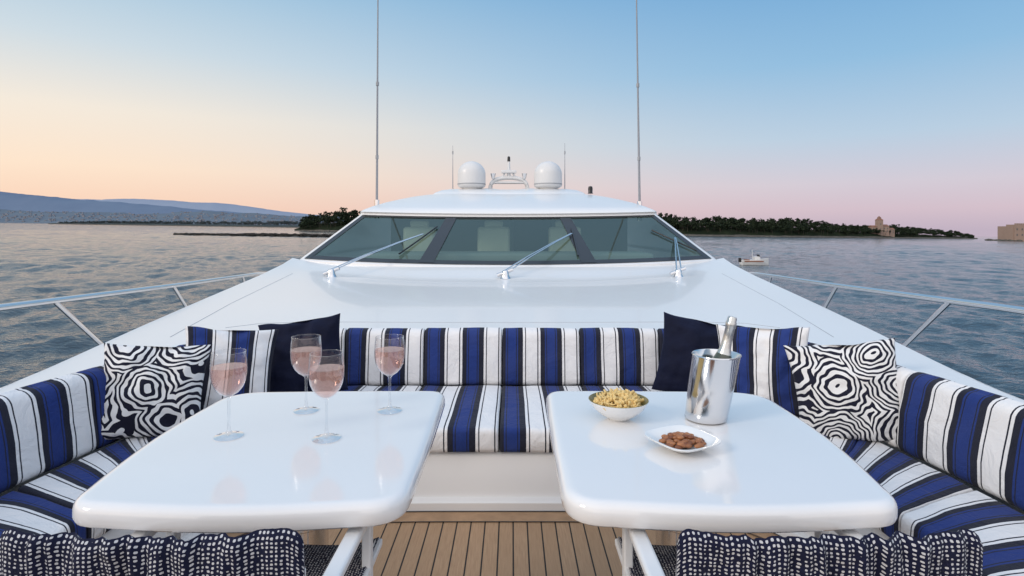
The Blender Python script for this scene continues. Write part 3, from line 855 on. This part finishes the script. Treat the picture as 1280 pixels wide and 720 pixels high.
bowl = empty('snack_bowl')
olive = simple('olive_band', (.20, .17, .05, 1), .3, coat=.3)
cer = simple('white_ceramic', (.8, .8, .79, 1), .12, coat=.5, var=.01)
cx_, cy_ = .398, 1.83
lathe('bowl', [(.001, .004), (.030, .003), (.033, 0), (.036, .004), (.060, .018), (.080, .036), (.093, .058), (.0945, .061)], cer, bowl, 48, (cx_, cy_, .7005))
lathe('inner', [(.0945, .061), (.0925, .062), (.078, .040), (.05, .018), (.001, .012)], olive, bowl, 48, (cx_, cy_, .7005))
vs = []; fs = []; 
for i in range(210):
    r = .073*math.sqrt(random.random()); a = random.random()*6.283
    z = .7005+.045+.028*(1-(r/.08)**2)*random.uniform(.5, 1.1)
    x = cx_+r*math.cos(a); y = cy_+r*math.sin(a)
    s_ = random.uniform(.009, .015)
    M = Matrix.Rotation(random.random()*6.28, 3, 'Z') @ Matrix.Rotation(random.gauss(0, .7), 3, 'X') @ Matrix.Rotation(random.gauss(0, .7), 3, 'Y')
    k = len(vs); cu = random.uniform(.8, 2.2)
    for q in range(6):
        th_ = (q/5-.5)*cu*2
        for w_ in (-.4, .4):
            p = M @ Vector((math.sin(th_)*s_, w_*s_*(1+.3*math.cos(th_)), (1-math.cos(th_))*s_)); vs.append(p+Vector((x, y, z)))
    fs += [(k+2*q, k+2*q+1, k+2*q+3, k+2*q+2) for q in range(5)]
ch = mk('potato_chips', vs, fs, simple('chip', (.85, .62, .26, 1), .5, var=.18, vscale=60), bowl)
md = ch.modifiers.new('s', 'SOLIDIFY'); md.thickness = .003
lathe('chip_bed', [(.001, .062), (.03, .060), (.06, .050), (.076, .040)], simple('chip_bed', (.70, .50, .24, 1), .7, var=.3, vscale=80), bowl, 30, (cx_, cy_, .7005))

pl = empty('nut_dish')
px_, py_ = .528, 1.585
Mz = Matrix.Rotation(math.radians(28), 3, 'Z')
lathe('dish', [(.001, .005), (.035, .004), (.038, 0), (.044, .004), (.070, .016), (.086, .026), (.0865, .029), (.082, .029), (.062, .018), (.04, .010), (.001, .008)], cer, pl, 64, (px_, py_, .7005), M=Mz, sq=3.6)
vs = []; fs = []
for i in range(105):
    r = .055*math.sqrt(random.random()); a = random.random()*6.283
    blob(vs, fs, (px_+r*math.cos(a), py_+r*math.sin(a), .7005+.016+.016*(1-(r/.055)**2)*random.uniform(.3, 1.1)), (.0105, .0065, .0058), i, .25, 2)
nutm, t, b = newmat('almond_skin')
gi = t.add('ShaderNodeNewGeometry').outputs['Random Per Island']
t.con(t.mix(gi, (.14, .04, .015, 1), (.38, .155, .06, 1)), b.inputs['Base Color']); b.inputs['Roughness'].default_value = .4
mk('nuts', vs, fs, nutm, pl)

# ------------------------------------------------------------ wipers
def wiper(bx, by, bz, tip, b1, b2):
    e = empty('windshield_wiper'); bz = deckz(bx, by)-.005; base = Vector((bx, by, bz))
    lathe('pivot', [(.001, .10), (.03, .10), (.04, .085), (.045, .05), (.05, .03), (.065, 0)], steel, e, 24, base)
    tp_ = ws(*tip, .05)
    p0 = base+Vector((0, 0, .09))
    for d in (-.012, .018):
        q0 = p0+Vector((d*2, 0, 0)); q1 = tp_+Vector((d*.5, 0, 0))
        tube('arm', [q0, q0.lerp(q1, .3)+Vector((0, 0, .015)), q0.lerp(q1, .7)+Vector((0, 0, .015)), q1], .009, steel, e, 8)
    tube('head', [p0+Vector((-.10, 0, -.05)), p0+Vector((.09, .02, .02))], .024, steel, e, 12)
    tube('blade', [ws(b1[0]+(b2[0]-b1[0])*k/8, b1[1]+(b2[1]-b1[1])*k/8, .03) for k in range(9)], .012, blackm, e, 8)
    return e
wiper(-2.19, 7.18, 0, (-.47, .55), (-.42, .74), (-.52, .14))
wiper(-.02, 7.0, 0, (.35, .57), (.368, .70), (.33, .12))
wiper(2.14, 7.2, 0, (.92, .42), (.84, .62), (.955, .14))

# ------------------------------------------------------------ domes, mast, antennas
domem = simple('dome_white', (.68, .68, .68, 1), .35, var=.02)
def dome(x):
    e = empty('satellite_dome')
    pr = [(.20, -.15), (.20, 0), (.27, .03), (.31, .06), (.315, .10), (.315, .32)]+[(.315*math.cos(a*math.pi/20), .32+.30*math.sin(a*math.pi/20)) for a in range(1, 11)]
    lathe('radome', pr, domem, e, 40, (x, 13, 2.22))
    lathe('joint_ring', [(.316, .09), (.319, .095), (.319, .11), (.316, .115)], seam, e, 40, (x, 13, 2.22))
dome(PX(589.5, 13)); dome(PX(685, 13))
ms = empty('radar_mast'); mx = PX(636, 13)
arch = catmull([(mx-.42, 13, 2.15), (mx-.40, 13, 2.32), (mx-.28, 13, 2.43), (mx, 13, 2.47), (mx+.28, 13, 2.43), (mx+.40, 13, 2.32), (mx+.42, 13, 2.15)], 6)
tube('arch', arch, .045, domem, ms, 12)
tube('crossbar', [(mx-.36, 13, 2.36), (mx+.36, 13, 2.36)], .03, domem, ms, 10)
tube('pole', [(mx, 13, 2.45), (mx, 13, 2.78), (mx, 13, 2.86)], .03, domem, ms, 10, radii=[.045, .03, .02])
box('radar_bar', (mx, 12.95, 2.60), (.34, .09, .07), domem, ms, .02)
lathe('beacon', [(.001, .12), (.03, .10), (.035, 0), (.001, 0)], blackm, ms, 16, (mx, 13, 2.84))
for d in (-.16, .16):
    tube('strut', [(mx+d, 13, 2.46), (mx+d*.4, 13, 2.62)], .018, domem, ms, 8)
    lathe('horn', [(.001, 0), (.03, 0), (.06, .12), (.055, .12), (.001, .03)], steel, ms, 16, (mx+d*2.2, 12.95, 2.44))
antm = simple('antenna_grey', (.30, .31, .34, 1), .5)
def whip(px, Yd, zb, zt, r, px_top=None):
    e = empty('whip_antenna')
    x = PX(px, Yd); xt = PX(px_top or px, Yd); pts = []; rad = []
    n = 14
    for k in range(n+1):
        f = k/n; pts.append((x+(xt-x)*f, Yd, zb+(zt-zb)*f)); rad.append(r*(1-.72*f))
    tube('whip', pts, r, antm, e, 8, radii=rad)
    for z in (zb+.9, zb+2.3):
        if z < zt: tube('ferrule', [(x+(xt-x)*(z-zb)/(zt-zb), Yd, z), (x+(xt-x)*(z-zb)/(zt-zb), Yd, z+.07)], r*1.25, seam, e, 8)
    tube('mount', [(x, Yd, zb-.25), (x, Yd, zb+.12)], r*2, steel, e, 10)
whip(471, 11, 1.75, 7.4, .024, 473); whip(799.5, 11, 1.72, 7.4, .024, 794)
whip(566, 13, 2.1, 3.2, .012); whip(706, 13, 2.1, 3.25, .012)
lathe('deck_camera', [(.001, .16), (.04, .15), (.05, .10), (.045, .02), (.06, 0)], blackm, None, 20, (PX(738, 12.3), 12.3, 2.07))

# ------------------------------------------------------------ rails
RX = [(.6, 1.98), (1.8, 2.42), (2.93, 2.65), (4.98, 2.87), (6.67, 3.06), (7.6, 3.17)]
RZ = [(.6, .95), (2.93, .89), (4.98, .815), (7.3, .745), (7.6, .74)]
for s_ in (-1, 1):
    e = empty('deck_railing')
    pts = [(s_*interp(RX, y), y, interp(RZ, y)) for y in [.6+.35*i for i in range(20)]]
    pts = [Vector(p) for p in pts]+[Vector((s_*3.19, 7.6, .72)), Vector((s_*3.22, 7.85, .66)), Vector((s_*3.24, 8.0, .55)), Vector((s_*3.25, 8.05, .3))]
    pts = catmull(pts, 4)
    tube('top_rail', pts, .019, steel, e, 12)
    for y in (.9, 2.1, 3.48, 4.98, 6.67):
        top = Vector((s_*interp(RX, y), y, interp(RZ, y)))
        yb = y+.75; bot_ = Vector((s_*(interp(SH, yb)-.03), yb, .365))
        tube('stanchion', [top, bot_], .015, steel, e, 10)
        lathe('stanchion_foot', [(.001, .02), (.03, .02), (.042, 0)], steel, e, 16, bot_)
print('done', len(bpy.data.objects))
